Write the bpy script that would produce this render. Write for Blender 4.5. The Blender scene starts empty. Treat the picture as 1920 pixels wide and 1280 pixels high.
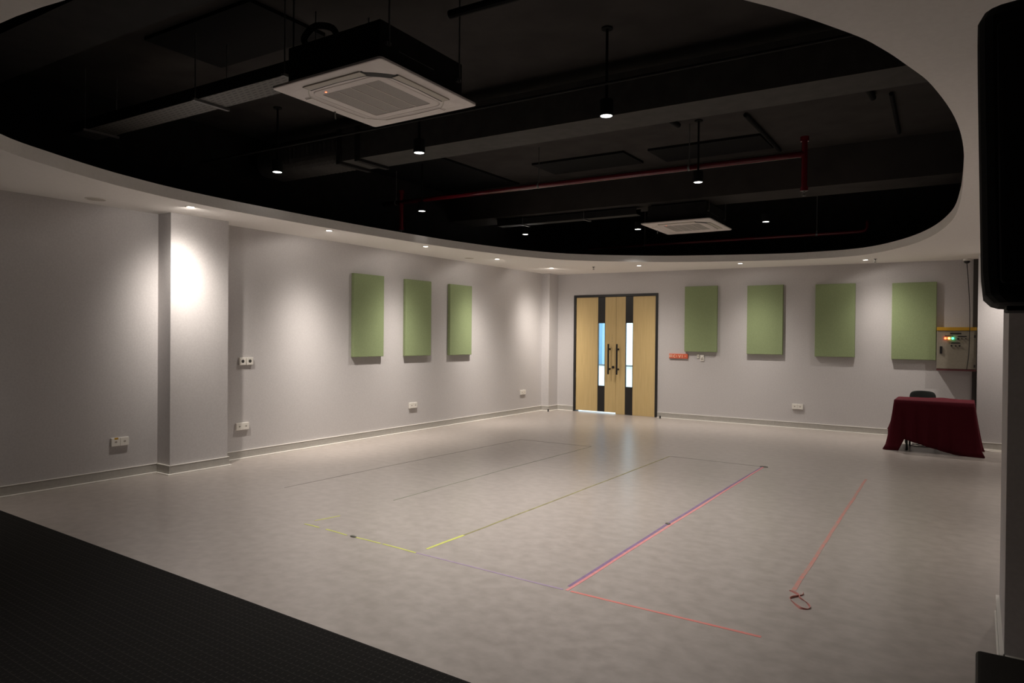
import bpy, bmesh, math, random
from mathutils import Vector, Matrix
random.seed(7)
S = bpy.context.scene
COL = S.collection
PI = math.pi

# ------------------------------------------------------------------ camera, world, exposure, room lights
cd = bpy.data.cameras.new('camera'); cam = bpy.data.objects.new('camera', cd); COL.objects.link(cam)
cd.sensor_width = 36.0; cd.lens = 1288.92 * 36 / 1920; cd.clip_start = 0.02; cd.clip_end = 200
R_ = Vector((0.8270, 0.5621, 0.00867)); F_ = Vector((-0.56199, 0.82711, -0.00821)); R_.normalize(); F_.normalize()
U_ = R_.cross(F_); U_.normalize(); R_ = F_.cross(U_)
m = Matrix((( R_.x, U_.x, -F_.x, 0), (R_.y, U_.y, -F_.y, 0), (R_.z, U_.z, -F_.z, 1.55), (0, 0, 0, 1)))
cam.matrix_world = m
S.camera = cam
S.view_settings.view_transform = 'Standard'; S.view_settings.look = 'None'; S.view_settings.gamma = 1
S.view_settings.use_curve_mapping = False
S.view_settings.exposure = 0.0

W = bpy.data.worlds.new('sky'); S.world = W; W.use_nodes = True
bg = W.node_tree.nodes['Background']; bg.inputs[0].default_value = (0.74, 0.90, 1.0, 1); bg.inputs[1].default_value = 3.2

SPOT_W = 300.0        # recessed wall washers
PEND_W = 278.0        # pendants under the black ceiling
WARM = (1.0, 0.915, 0.835)
PENDC = (1.0, 0.945, 0.905)

def spot(name, loc, power, size, blend, col, expo=0, floor_=0.0, rad=0.03):
    """spotlight; expo > 0 gives the reflector's soft beam, intensity ~ cos^expo of the angle off its axis plus a weak spill"""
    l = bpy.data.lights.new(name, 'SPOT'); l.energy = power; l.spot_size = math.radians(size); l.spot_blend = blend
    l.color = col; l.shadow_soft_size = rad
    if expo:
        l.use_nodes = True; nt = l.node_tree; N = nt.nodes; e = N['Emission']
        tc = N.new('ShaderNodeTexCoord'); sx = N.new('ShaderNodeSeparateXYZ'); nt.links.new(tc.outputs['Normal'], sx.inputs[0])
        ab = N.new('ShaderNodeMath'); ab.operation = 'ABSOLUTE'; nt.links.new(sx.outputs[2], ab.inputs[0])
        pw = N.new('ShaderNodeMath'); pw.operation = 'POWER'; pw.inputs[1].default_value = expo; nt.links.new(ab.outputs[0], pw.inputs[0])
        ad = N.new('ShaderNodeMath'); ad.operation = 'ADD'; ad.inputs[1].default_value = floor_; nt.links.new(pw.outputs[0], ad.inputs[0])
        nt.links.new(ad.outputs[0], e.inputs['Strength'])
    o = bpy.data.objects.new(name, l); COL.objects.link(o); o.location = loc
    return o

# ------------------------------------------------------------------ helpers
def zs(x, y): return 2.79244 - 0.010509 * x - 0.001945 * y      # underside of the white soffit
SLAB = 4.0
XL, YB, XR, YN = -7.546, 12.565, 1.0, -3.0

def link(o): COL.objects.link(o); return o
def obj(name, bm, mat, parent=None, smooth=False, bevel=0, seg=2):
    bmesh.ops.recalc_face_normals(bm, faces=bm.faces)
    me = bpy.data.meshes.new(name); bm.to_mesh(me); bm.free()
    for mm in (mat if isinstance(mat, (list, tuple)) else [mat]): me.materials.append(mm)
    o = bpy.data.objects.new(name, me); link(o)
    if smooth:
        for p in me.polygons: p.use_smooth = True
    if bevel:
        b = o.modifiers.new('bevel', 'BEVEL'); b.width = bevel; b.segments = seg; b.limit_method = 'ANGLE'; b.angle_limit = math.radians(40)
    if parent: o.parent = parent
    return o
def thing(name, label, cat, loc=(0, 0, 0), rotz=0, group=None):
    o = bpy.data.objects.new(name, None); link(o); o.empty_display_size = 0.1
    o.location = loc; o.rotation_euler = (0, 0, rotz); o['label'] = label; o['category'] = cat
    if group: o['group'] = group
    return o
def tag(o, label, cat, group=None, kind=None):
    o['label'] = label; o['category'] = cat
    if group: o['group'] = group
    if kind: o['kind'] = kind
    return o
def struct(name, bm, mat, parent=None, **k):
    o = obj(name, bm, mat, parent, **k)
    if not parent: o['kind'] = 'structure'
    return o
def dup(root, loc, label, rotz=None, scale=None):
    r = root.copy(); link(r); r.location = loc; r['label'] = label
    if rotz is not None: r.rotation_euler = (0, 0, rotz)
    if scale: r.scale = scale
    for ch in list(root.children):
        c = ch.copy(); link(c); c.parent = r
        for g in list(ch.children):
            d = g.copy(); link(d); d.parent = c
    return r
def BM(): return bmesh.new()
def box(bm, x0, x1, y0, y1, z0, z1, mi=0):
    v = [bm.verts.new(p) for p in ((x0,y0,z0),(x1,y0,z0),(x1,y1,z0),(x0,y1,z0),(x0,y0,z1),(x1,y0,z1),(x1,y1,z1),(x0,y1,z1))]
    for f in ((0,1,2,3),(4,5,6,7),(0,1,5,4),(1,2,6,5),(2,3,7,6),(3,0,4,7)):
        fc = bm.faces.new([v[i] for i in f]); fc.material_index = mi
    return bm
def prism(bm, poly, z0, z1, mi=0, axis='z'):
    def P(a, b, c): return (a, b, c) if axis == 'z' else ((a, c, b) if axis == 'y' else (c, a, b))
    n = len(poly)
    lo = [bm.verts.new(P(p[0], p[1], z0)) for p in poly]; hi = [bm.verts.new(P(p[0], p[1], z1)) for p in poly]
    fs = [bm.faces.new(lo), bm.faces.new(hi)]
    for i in range(n): fs.append(bm.faces.new((lo[i], lo[(i+1) % n], hi[(i+1) % n], hi[i])))
    for f in fs: f.material_index = mi
    return bm
def cyl(bm, p0, p1, r, n=16, r1=None, cap=True):
    p0 = Vector(p0); p1 = Vector(p1); d = (p1 - p0).normalized(); r1 = r if r1 is None else r1
    a = d.orthogonal().normalized(); b = d.cross(a)
    A = [bm.verts.new(p0 + (a*math.cos(t) + b*math.sin(t))*r) for t in [2*PI*i/n for i in range(n)]]
    B = [bm.verts.new(p1 + (a*math.cos(t) + b*math.sin(t))*r1) for t in [2*PI*i/n for i in range(n)]]
    for i in range(n): bm.faces.new((A[i], A[(i+1) % n], B[(i+1) % n], B[i]))
    if cap: bm.faces.new(A); bm.faces.new(B)
    return bm
def tube(bm, pts, r, n=8):
    pts = [Vector(p) for p in pts]; rings = []; up = None
    for i, p in enumerate(pts):
        d = (pts[min(i+1, len(pts)-1)] - pts[max(i-1, 0)]).normalized()
        a = d.orthogonal().normalized() if up is None else (up - d*up.dot(d)).normalized()
        up = a; b = d.cross(a)
        rings.append([bm.verts.new(p + (a*math.cos(t) + b*math.sin(t))*r) for t in [2*PI*k/n for k in range(n)]])
    for A, B in zip(rings, rings[1:]):
        for i in range(n): bm.faces.new((A[i], A[(i+1) % n], B[(i+1) % n], B[i]))
    bm.faces.new(rings[0]); bm.faces.new(rings[-1])
    return bm
def lathe(bm, prof, n=24, c=(0, 0)):
    rings = [[bm.verts.new((c[0] + r*math.cos(2*PI*i/n), c[1] + r*math.sin(2*PI*i/n), z)) for i in range(n)] for r, z in prof]
    for A, B in zip(rings, rings[1:]):
        for i in range(n): bm.faces.new((A[i], A[(i+1) % n], B[(i+1) % n], B[i]))
    return bm
def strip(bm, pts, w, z0, z1):
    """flat ribbon along a polyline on the floor"""
    pts = [Vector((p[0], p[1], 0)) for p in pts]; L = []; Rr = []
    for i, p in enumerate(pts):
        d = (pts[min(i+1, len(pts)-1)] - pts[max(i-1, 0)]).normalized(); nrm = Vector((-d.y, d.x, 0))
        ww = w * random.uniform(0.9, 1.08)
        L.append(p + nrm*ww/2); Rr.append(p - nrm*ww/2)
    prism(bm, [(q.x, q.y) for q in L] + [(q.x, q.y) for q in reversed(Rr)], z0, z1)
    return bm
def spline(pts, n=6, closed=False):
    P = [Vector(p) for p in pts]; out = []; N = len(P)
    for i in range(N if closed else N-1):
        g = lambda k: P[k % N] if closed else P[max(0, min(N-1, k))]
        a, b, c, d = g(i-1), g(i), g(i+1), g(i+2)
        for k in range(n):
            t = k / n
            out.append(0.5*((2*b) + (c-a)*t + (2*a-5*b+4*c-d)*t*t + (3*b-a-3*c+d)*t**3))
    if not closed: out.append(P[-1])
    return out
def rsq(s, r, n=6, sy=None):
    sy = sy or s; o = []
    for cx, cy, a0 in ((s-r, sy-r, 0), (-s+r, sy-r, PI/2), (-s+r, -sy+r, PI), (s-r, -sy+r, 1.5*PI)):
        for k in range(n+1):
            a = a0 + PI/2*k/n; o.append((cx + r*math.cos(a), cy + r*math.sin(a)))
    return o
def loft(bm, loops, cap0=False, cap1=False):
    rs = [[bm.verts.new(p) for p in l] for l in loops]; n = len(rs[0])
    for A, B in zip(rs, rs[1:]):
        for i in range(n): bm.faces.new((A[i], A[(i+1) % n], B[(i+1) % n], B[i]))
    if cap0: bm.faces.new(rs[0])
    if cap1: bm.faces.new(rs[-1])
    return bm

# ------------------------------------------------------------------ materials
def mat(name, col, rough=0.6, metal=0.0, spec=0.5, emit=None, es=1.0):
    m_ = bpy.data.materials.new(name); m_.use_nodes = True
    b = m_.node_tree.nodes['Principled BSDF']
    b.inputs['Base Color'].default_value = (*col, 1); b.inputs['Roughness'].default_value = rough
    b.inputs['Metallic'].default_value = metal; b.inputs['Specular IOR Level'].default_value = spec
    if emit: b.inputs['Emission Color'].default_value = (*emit, 1); b.inputs['Emission Strength'].default_value = es
    return m_
def noisy(name, c0, c1, scale=(1, 1, 1), nscale=5.0, detail=4, rough=0.6, spec=0.5, bump=0.0, bscale=300, lo=0.35, hi=0.65, rough2=None):
    m_ = mat(name, c0, rough, 0, spec); nt = m_.node_tree; N = nt.nodes; L = nt.links; b = N['Principled BSDF']
    tc = N.new('ShaderNodeTexCoord'); mp = N.new('ShaderNodeMapping'); mp.inputs['Scale'].default_value = scale
    L.new(tc.outputs['Object'], mp.inputs[0])
    no = N.new('ShaderNodeTexNoise'); no.inputs['Scale'].default_value = nscale; no.inputs['Detail'].default_value = detail
    L.new(mp.outputs[0], no.inputs['Vector'])
    cr = N.new('ShaderNodeValToRGB'); cr.color_ramp.elements[0].position = lo; cr.color_ramp.elements[1].position = hi
    cr.color_ramp.elements[0].color = (*c0, 1); cr.color_ramp.elements[1].color = (*c1, 1)
    L.new(no.outputs['Fac'], cr.inputs[0]); L.new(cr.outputs[0], b.inputs['Base Color'])
    if rough2 is not None:
        mr = N.new('ShaderNodeMapRange'); mr.inputs[3].default_value = rough; mr.inputs[4].default_value = rough2
        L.new(no.outputs['Fac'], mr.inputs[0]); L.new(mr.outputs[0], b.inputs['Roughness'])
    if bump:
        n2 = N.new('ShaderNodeTexNoise'); n2.inputs['Scale'].default_value = bscale; n2.inputs['Detail'].default_value = 2
        L.new(tc.outputs['Object'], n2.inputs['Vector'])
        bp = N.new('ShaderNodeBump'); bp.inputs['Strength'].default_value = bump; bp.inputs['Distance'].default_value = 0.004
        L.new(n2.outputs['Fac'], bp.inputs['Height']); L.new(bp.outputs[0], b.inputs['Normal'])
    return m_

M = {}
M['wall'] = noisy('grey_wallcovering', (0.520, 0.497, 0.492), (0.560, 0.537, 0.530), (1, 1, 1), 60, 4, 0.75, 0.25, 0.15, 260)
M['soffit'] = noisy('white_ceiling_paint', (0.87, 0.84, 0.80), (0.90, 0.87, 0.83), (1, 1, 1), 40, 3, 0.85, 0.2)
M['black'] = noisy('black_ceiling_paint', (0.012, 0.0115, 0.011), (0.017, 0.016, 0.0155), (1, 1, 1), 6, 4, 0.8, 0.15)
M['slab'] = noisy('dark_concrete_slab', (0.034, 0.031, 0.029), (0.045, 0.041, 0.038), (1, 1, 1), 3, 5, 0.9, 0.1)
M['soot'] = mat('matt_black_paint', (0.008, 0.008, 0.008), 0.85, 0, 0.1)
M['duct'] = noisy('dark_duct_wrap', (0.036, 0.034, 0.031), (0.048, 0.045, 0.041), (1, 1, 1), 8, 4, 0.7, 0.2)
M['galv'] = noisy('grey_steel', (0.10, 0.10, 0.095), (0.14, 0.14, 0.13), (1, 1, 1), 10, 4, 0.5, 0.4)
M['rod'] = mat('galvanised_rod', (0.12, 0.12, 0.115), 0.5, 0.4)
M['redpipe'] = mat('red_pipe_paint', (0.11, 0.005, 0.011), 0.22, 0, 0.7)
M['base'] = noisy('grey_baseboard', (0.40, 0.38, 0.345), (0.43, 0.41, 0.375), (1, 1, 1), 30, 3, 0.45, 0.5)
M['white'] = mat('white_plastic', (0.78, 0.75, 0.69), 0.4)
M['strip'] = mat('white_trim_and_highlight', (0.88, 0.85, 0.79), 0.35)
M['acwhite'] = noisy('ac_white_plastic', (0.72, 0.66, 0.63), (0.75, 0.69, 0.66), (1, 1, 1), 20, 2, 0.45)
M['flap'] = mat('ac_flap_beige', (0.50, 0.46, 0.40), 0.5)
M['dark'] = mat('dark_recess', (0.012, 0.011, 0.011), 0.7)
M['hole'] = mat('socket_hole', (0.05, 0.045, 0.04), 0.7)
M['green'] = noisy('green_fabric', (0.245, 0.300, 0.155), (0.285, 0.345, 0.185), (1, 1, 1), 90, 4, 0.95, 0.1, 0.4, 400)
M['wood'] = noisy('pale_wood_veneer', (0.60, 0.44, 0.20), (0.66, 0.49, 0.23), (14, 14, 0.7), 3, 5, 0.45, 0.4)
M['blackmetal'] = mat('black_metal', (0.012, 0.011, 0.011), 0.4, 0, 0.5)
M['plastic'] = noisy('black_speaker_plastic', (0.0025, 0.0025, 0.0025), (0.004, 0.004, 0.004), (1, 1, 1), 200, 2, 0.75, 0.15)
M['subtop'] = noisy('black_box_coating', (0.012, 0.012, 0.011), (0.018, 0.018, 0.017), (1, 1, 1), 150, 2, 0.6, 0.3)
M['cloth'] = noisy('crimson_cloth', (0.072, 0.005, 0.011), (0.088, 0.007, 0.014), (1, 1, 1), 120, 3, 0.9, 0.15, 0.3, 300)
M['chair'] = mat('black_chair_fabric', (0.012, 0.016, 0.014), 0.85)
M['cab'] = noisy('cabinet_beige', (0.23, 0.205, 0.16), (0.255, 0.23, 0.18), (1, 1, 1), 30, 2, 0.5)
M['yellow'] = mat('yellow_edge', (0.52, 0.29, 0.015), 0.5)
M['maroon'] = mat('maroon_edge', (0.09, 0.018, 0.02), 0.6)
M['orange'] = mat('orange_plastic', (0.62, 0.12, 0.055), 0.45)
M['cream'] = mat('cream_print', (0.80, 0.56, 0.42), 0.5)
M['tpink'] = noisy('pink_tape', (0.66, 0.25, 0.24), (0.72, 0.30, 0.30), (1, 1, 1), 20, 3, 0.5)
M['torange'] = noisy('orange_tape', (0.66, 0.26, 0.22), (0.74, 0.22, 0.19), (1, 1, 1), 25, 3, 0.5)
M['tworn'] = noisy('worn_orange_tape', (0.44, 0.31, 0.27), (0.62, 0.24, 0.20), (1, 1, 1), 22, 4, 0.5)
M['tloop'] = mat('faded_ribbon', (0.52, 0.22, 0.19), 0.6)
M['tpurple'] = noisy('purple_tape', (0.22, 0.14, 0.26), (0.28, 0.18, 0.33), (1, 1, 1), 20, 3, 0.5)
M['tlilac'] = noisy('faded_lilac_tape', (0.36, 0.27, 0.40), (0.40, 0.31, 0.43), (1, 1, 1), 20, 3, 0.5)
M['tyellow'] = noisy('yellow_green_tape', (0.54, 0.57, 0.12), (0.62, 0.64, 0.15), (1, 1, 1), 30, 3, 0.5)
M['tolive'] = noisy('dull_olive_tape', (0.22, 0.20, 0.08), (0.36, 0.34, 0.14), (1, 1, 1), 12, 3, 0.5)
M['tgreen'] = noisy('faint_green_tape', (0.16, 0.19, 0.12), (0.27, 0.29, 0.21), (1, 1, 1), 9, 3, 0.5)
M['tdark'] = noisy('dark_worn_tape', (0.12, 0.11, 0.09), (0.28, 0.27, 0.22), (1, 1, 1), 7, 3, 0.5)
M['blueglass'] = mat('pale_blue_panel', (0.16, 0.32, 0.46), 0.3)
M['outwhite'] = mat('outdoor_white', (0.85, 0.87, 0.88), 0.6)

# floor vinyl: mottled, soft sheen
M['floor'] = noisy('mottled_vinyl', (0.350, 0.311, 0.282), (0.424, 0.379, 0.347), (1, 1.15, 1), 10, 14, 0.27, 0.5, 0, lo=0.34, hi=0.66, rough2=0.36)
# carpet: dark loops with a fine pale dotted grid
def carpet_mat():
    m_ = mat('charcoal_carpet', (0.02, 0.02, 0.02), 0.95, 0, 0.1); nt = m_.node_tree; N = nt.nodes; L = nt.links; b = N['Principled BSDF']
    tc = N.new('ShaderNodeTexCoord'); sx = N.new('ShaderNodeSeparateXYZ'); L.new(tc.outputs['Object'], sx.inputs[0])
    def line(ax, per, wid):
        a = N.new('ShaderNodeMath'); a.operation = 'FRACT'; d = N.new('ShaderNodeMath'); d.operation = 'DIVIDE'; d.inputs[1].default_value = per
        L.new(sx.outputs[ax], d.inputs[0]); L.new(d.outputs[0], a.inputs[0])
        c = N.new('ShaderNodeMath'); c.operation = 'LESS_THAN'; c.inputs[1].default_value = wid; L.new(a.outputs[0], c.inputs[0]); return c
    l1 = line(0, 0.042, 0.10); l2 = line(1, 0.028, 0.5); l3 = line(1, 0.056, 0.09)
    mu = N.new('ShaderNodeMath'); mu.operation = 'MULTIPLY'; L.new(l1.outputs[0], mu.inputs[0]); L.new(l2.outputs[0], mu.inputs[1])
    mh = N.new('ShaderNodeMath'); mh.operation = 'MULTIPLY'; mh.inputs[1].default_value = 0.35; L.new(l3.outputs[0], mh.inputs[0])
    ad = N.new('ShaderNodeMath'); ad.operation = 'MAXIMUM'; L.new(mu.outputs[0], ad.inputs[0]); L.new(mh.outputs[0], ad.inputs[1])
    mx = N.new('ShaderNodeMix'); mx.data_type = 'RGBA'; mx.inputs[6].default_value = (0.0135, 0.0125, 0.0115, 1); mx.inputs[7].default_value = (0.042, 0.039, 0.035, 1)
    L.new(ad.outputs[0], mx.inputs[0]); L.new(mx.outputs[2], b.inputs['Base Color'])
    no = N.new('ShaderNodeTexNoise'); no.inputs['Scale'].default_value = 350; bp = N.new('ShaderNodeBump'); bp.inputs['Strength'].default_value = 0.6
    L.new(no.outputs['Fac'], bp.inputs['Height']); L.new(bp.outputs[0], b.inputs['Normal'])
    return m_
M['carpet'] = carpet_mat()
def perf_mat():
    m_ = mat('perforated_tray', (0.10, 0.10, 0.09), 0.6); nt = m_.node_tree; N = nt.nodes; L = nt.links; b = N['Principled BSDF']
    tc = N.new('ShaderNodeTexCoord'); br = N.new('ShaderNodeTexBrick'); br.inputs['Scale'].default_value = 1.0
    br.inputs['Brick Width'].default_value = 0.075; br.inputs['Row Height'].default_value = 0.036; br.inputs['Mortar Size'].default_value = 0.014
    br.inputs['Color1'].default_value = (0.02, 0.02, 0.018, 1); br.inputs['Color2'].default_value = (0.02, 0.02, 0.018, 1); br.inputs['Mortar'].default_value = (0.105, 0.10, 0.09, 1)
    L.new(tc.outputs['Object'], br.inputs['Vector']); L.new(br.outputs['Color'], b.inputs['Base Color'])
    return m_
M['perf'] = perf_mat()
def grille_mat():
    m_ = mat('ac_grille_mesh', (0.2, 0.18, 0.17), 0.6); nt = m_.node_tree; N = nt.nodes; L = nt.links; b = N['Principled BSDF']
    tc = N.new('ShaderNodeTexCoord'); br = N.new('ShaderNodeTexBrick'); br.inputs['Scale'].default_value = 1.0; br.offset = 0
    br.inputs['Brick Width'].default_value = 0.012; br.inputs['Row Height'].default_value = 0.012; br.inputs['Mortar Size'].default_value = 0.0022
    br.inputs['Color1'].default_value = (0.16, 0.145, 0.135, 1); br.inputs['Color2'].default_value = (0.18, 0.165, 0.15, 1); br.inputs['Mortar'].default_value = (0.50, 0.46, 0.43, 1)
    L.new(tc.outputs['Object'], br.inputs['Vector']); L.new(br.outputs['Color'], b.inputs['Base Color'])
    return m_
M['grille'] = grille_mat()
def glass_mat():
    m_ = bpy.data.materials.new('door_glass'); m_.use_nodes = True; nt = m_.node_tree; N = nt.nodes; L = nt.links
    N.remove(N['Principled BSDF']); o = N['Material Output']
    t = N.new('ShaderNodeBsdfTransparent'); t.inputs[0].default_value = (0.93, 0.97, 0.98, 1)
    g = N.new('ShaderNodeBsdfGlossy'); g.inputs['Roughness'].default_value = 0.02
    f = N.new('ShaderNodeFresnel'); f.inputs[0].default_value = 1.45; x = N.new('ShaderNodeMixShader')
    L.new(f.outputs[0], x.inputs[0]); L.new(t.outputs[0], x.inputs[1]); L.new(g.outputs[0], x.inputs[2]); L.new(x.outputs[0], o.inputs[0])
    return m_
M['glass'] = glass_mat()
M['lens'] = mat('lamp_lens', (0.9, 0.9, 0.9), 0.4, emit=(1.0, 0.95, 0.85), es=9)
M['pendlens'] = mat('pendant_lens', (0.9, 0.9, 0.9), 0.4, emit=(1.0, 0.97, 0.93), es=9)
M['ledr'] = mat('red_lamp', (0.5, 0.03, 0.02), 0.3, emit=(1.0, 0.10, 0.03), es=7)
M['leda'] = mat('amber_lamp', (0.5, 0.3, 0.02), 0.3, emit=(1.0, 0.42, 0.08), es=7)
M['ledg'] = mat('green_lamp', (0.02, 0.5, 0.2), 0.3, emit=(0.05, 1.0, 0.40), es=7)

# ------------------------------------------------------------------ room shell
struct('floor', box(BM(), XL-0.15, XR+0.15, YN-0.15, YB+0.15, -0.15, 0), M['floor'])
o = struct('ceiling', box(BM(), XL-0.15, XR+0.15, YN-0.15, YB+0.15, SLAB, SLAB+0.2), M['slab'])
WT = 2.93   # top of the painted wall; black above it
DX0, DX1, DZ = -6.975, -5.130, 2.40
struct('wall_left', box(BM(), XL-0.15, XL, YN-0.15, YB+0.15, 0, WT), M['wall'])
struct('wall_right', box(BM(), XR, XR+0.15, YN-0.15, YB+0.15, 0, WT), M['wall'])
struct('wall_rear', box(BM(), XL, XR, YN-0.15, YN, 0, WT), M['wall'])
bm = BM(); prism(bm, [(XL, 0), (DX0, 0), (DX0, DZ), (DX1, DZ), (DX1, 0), (XR, 0), (XR, WT), (XL, WT)], YB, YB+0.15, axis='y')
struct('wall_back', bm, M['wall'])
struct('wall_left_upper', box(BM(), XL-0.15, XL, YN-0.15, YB+0.15, WT, SLAB), M['black'])
struct('wall_right_upper', box(BM(), XR, XR+0.15, YN-0.15, YB+0.15, WT, SLAB), M['black'])
struct('wall_rear_upper', box(BM(), XL, XR, YN-0.15, YN, WT, SLAB), M['black'])
struct('wall_back_upper', box(BM(), XL, XR, YB, YB+0.15, WT, SLAB), M['black'])

# columns
CX, CY0, CY1 = -7.292, 4.105, 4.800
def colbox(x0, x1, y0, y1):
    bm = BM(); box(bm, x0, x1, y0, y1, 0, 1)
    for v in bm.verts:
        if v.co.z > .5: v.co.z = zs(v.co.x, v.co.y) + 0.01
    return bm
struct('wall_left_column', colbox(XL, CX, CY0, CY1), M['wall'])
struct('wall_corner_column', colbox(XL, -7.368, 12.21, YB), M['wall'])
struct('wall_back_column', colbox(-0.020, XR, 11.80, YB), M['wall'])
PY0, PX = 3.89, 0.112
struct('wall_right_pillar', colbox(PX, XR, PY0, 4.76), M['wall'])

# white soffit with the rounded opening
rim = [(-5.783,2.002),(-6.064,2.457),(-6.281,2.926),(-6.389,3.243),(-6.50,3.68),(-6.58,4.326),(-6.610,5.1),(-6.615,5.9),(-6.585,6.75),(-6.47,8.0),(-6.15,9.33),(-5.60,10.25),(-4.372,11.07),(-2.826,11.50),(-2.119,11.52),(-1.419,11.28),(-0.869,10.55),(-0.494,9.62),(-0.255,8.485),(-0.158,7.374),(-0.115,6.3),(-0.098,5.286),(-0.127,4.546),(-0.205,3.918),(-0.279,3.60),(-0.356,3.326),(-0.456,3.071),(-0.732,2.58),(-1.20,2.02),(-1.85,1.55),(-2.7,1.26),(-3.6,1.16),(-4.5,1.28),(-5.2,1.55)]
rim = [(p.x, p.y) for p in spline([(a, b, 0) for a, b in rim], 5, True)]
bm = BM()
outer = [(XL, YN), (XR, YN), (XR, YB), (XL, YB)]
ov = [bm.verts.new((x, y, 0)) for x, y in outer]; iv = [bm.verts.new((x, y, 0)) for x, y in rim]
ed = [bm.edges.new((ov[i], ov[(i+1) % 4])) for i in range(4)] + [bm.edges.new((iv[i], iv[(i+1) % len(iv)])) for i in range(len(iv))]
bmesh.ops.triangle_fill(bm, edges=ed, use_beauty=True)
cx, cy = -3.4, 6.3
inset = set(iv)
for f in [f for f in bm.faces if all(v in inset for v in f.verts)]: bm.faces.remove(f)
r = bmesh.ops.extrude_face_region(bm, geom=list(bm.faces))
top = [g for g in r['geom'] if isinstance(g, bmesh.types.BMVert)]
for v in bm.verts: v.co.z = zs(v.co.x, v.co.y)
for v in top: v.co.z += 0.108
struct('ceiling_soffit', bm, M['soffit'])

# baseboards with a white floor strip
def board(name, segs):
    bm = BM()
    for x0, x1, y0, y1 in segs:
        box(bm, x0, x1, y0, y1, 0.010, 0.098); e = 0.003
        box(bm, x0-e, x1+e, y0-e, y1+e, 0.098, 0.103, 1)  # pale lip: painted highlight along the top edge of the board
    struct(name, bm, [M['base'], M['strip']])
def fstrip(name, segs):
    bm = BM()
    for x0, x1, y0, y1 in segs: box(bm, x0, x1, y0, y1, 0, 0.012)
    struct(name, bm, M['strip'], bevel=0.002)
t, q = 0.014, 0.036
board('baseboard_left', [(XL, XL+t, YN, 2.55), (XL, XL+t, 2.552, CY0), (XL, XL+t, CY1, 8.0), (XL, XL+t, 8.003, 10.95), (XL, XL+t, 10.953, 12.21)])
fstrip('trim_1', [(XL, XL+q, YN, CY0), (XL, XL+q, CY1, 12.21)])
board('baseboard_column', [(XL+t, CX+t, CY0-t, CY0), (CX, CX+t, CY0, CY1), (XL+t, CX+t, CY1, CY1+t)])
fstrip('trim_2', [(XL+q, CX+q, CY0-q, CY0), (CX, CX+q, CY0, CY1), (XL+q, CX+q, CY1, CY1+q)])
board('baseboard_corner', [(XL+t, -7.368+t, 12.21-t, 12.21), (-7.368, -7.368+t, 12.21, YB-t)])
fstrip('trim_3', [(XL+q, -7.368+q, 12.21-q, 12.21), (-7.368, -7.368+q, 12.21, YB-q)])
board('baseboard_back', [(-7.354, DX0-0.005, YB-t, YB), (DX1+0.005, -2.95, YB-t, YB), (-2.947, -0.02, YB-t, YB)])
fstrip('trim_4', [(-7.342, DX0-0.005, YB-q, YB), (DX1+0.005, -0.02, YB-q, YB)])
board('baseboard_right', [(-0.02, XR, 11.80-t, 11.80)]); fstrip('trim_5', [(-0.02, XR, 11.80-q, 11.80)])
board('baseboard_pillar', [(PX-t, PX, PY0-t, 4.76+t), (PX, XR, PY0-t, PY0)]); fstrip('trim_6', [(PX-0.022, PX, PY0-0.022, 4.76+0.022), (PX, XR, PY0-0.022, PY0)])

# carpet at the near end
o = obj('carpet', box(BM(), XL+0.03, XR, YN, 2.418, 0, 0.010), M['carpet']); tag(o, 'charcoal carpet with fine pale grid covering the near end of the floor', 'carpet')

# ------------------------------------------------------------------ door
dr = bpy.data.objects.new('door_1', None); link(dr); dr.location = ((DX0+DX1)/2, YB, 0); dr['kind'] = 'structure'
dr['label'] = 'pale wooden double door with black frame and two narrow glass strips'
hw = (DX1-DX0)/2
bm = BM(); f_ = 0.048
prism(bm, [(-hw, 0), (-hw+f_, 0), (-hw+f_, DZ-f_), (hw-f_, DZ-f_), (hw-f_, 0), (hw, 0), (hw, DZ), (-hw, DZ)], -0.022, 0.13, axis='y')
obj('door_frame', bm, M['blackmetal'], dr, bevel=0.003)
c0 = -6.018 - dr.location.x                       # meeting line of the leaves
def leaf(x0, x1, s0, s1, lift):
    """door leaf from x0 to x1 with the black strip from s0 to s1"""
    L = bpy.data.objects.new('door_leaf', None); link(L); L.parent = dr; L.location = (0, 0.0, 0)
    zt = DZ - f_ - 0.001; g0, g1 = 0.555, 1.822
    bm = BM(); box(bm, x0, s0, 0.0, 0.045, lift, zt); box(bm, s1, x1, 0.0, 0.045, lift, zt)
    obj('wood_panel', bm, M['wood'], L, bevel=0.003)
    obj('black_strip', box(BM(), s0+0.001, s1-0.001, 0.004, 0.041, lift, g0), M['blackmetal'], L)
    obj('black_strip', box(BM(), s0+0.001, s1-0.001, 0.004, 0.041, g1, zt), M['blackmetal'], L)
    obj('glass_pane', box(BM(), s0+0.001, s1-0.001, 0.018, 0.024, g0, g1), M['glass'], L)
    bm = BM()
    for xx in (s0+0.001, s1-0.009): box(bm, xx, xx+0.008, 0.002, 0.043, g0, g1)
    obj('glass_bead', bm, M['blackmetal'], L)
    return L
dx = dr.location.x
L1 = leaf(-hw+f_+0.004, c0-0.002, -6.424-dx, -6.262-dx, 0.028)
L2 = leaf(c0+0.002, hw-f_-0.004, -5.815-dx, -5.652-dx, 0.001)
def handle(L, x, side):
    bm = BM(); cyl(bm, (x, -0.075, 0.795), (x, -0.075, 1.405), 0.017, 16)
    for z in (0.90, 1.30):
        cyl(bm, (x, -0.075, z), (x, 0.0, z), 0.010, 10); cyl(bm, (x, -0.008, z), (x, 0.0, z), 0.02, 12)
    obj('handle', bm, M['blackmetal'], L, smooth=False)
handle(L1, -6.150-dx, -1); handle(L2, -5.963-dx, 1)
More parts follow.
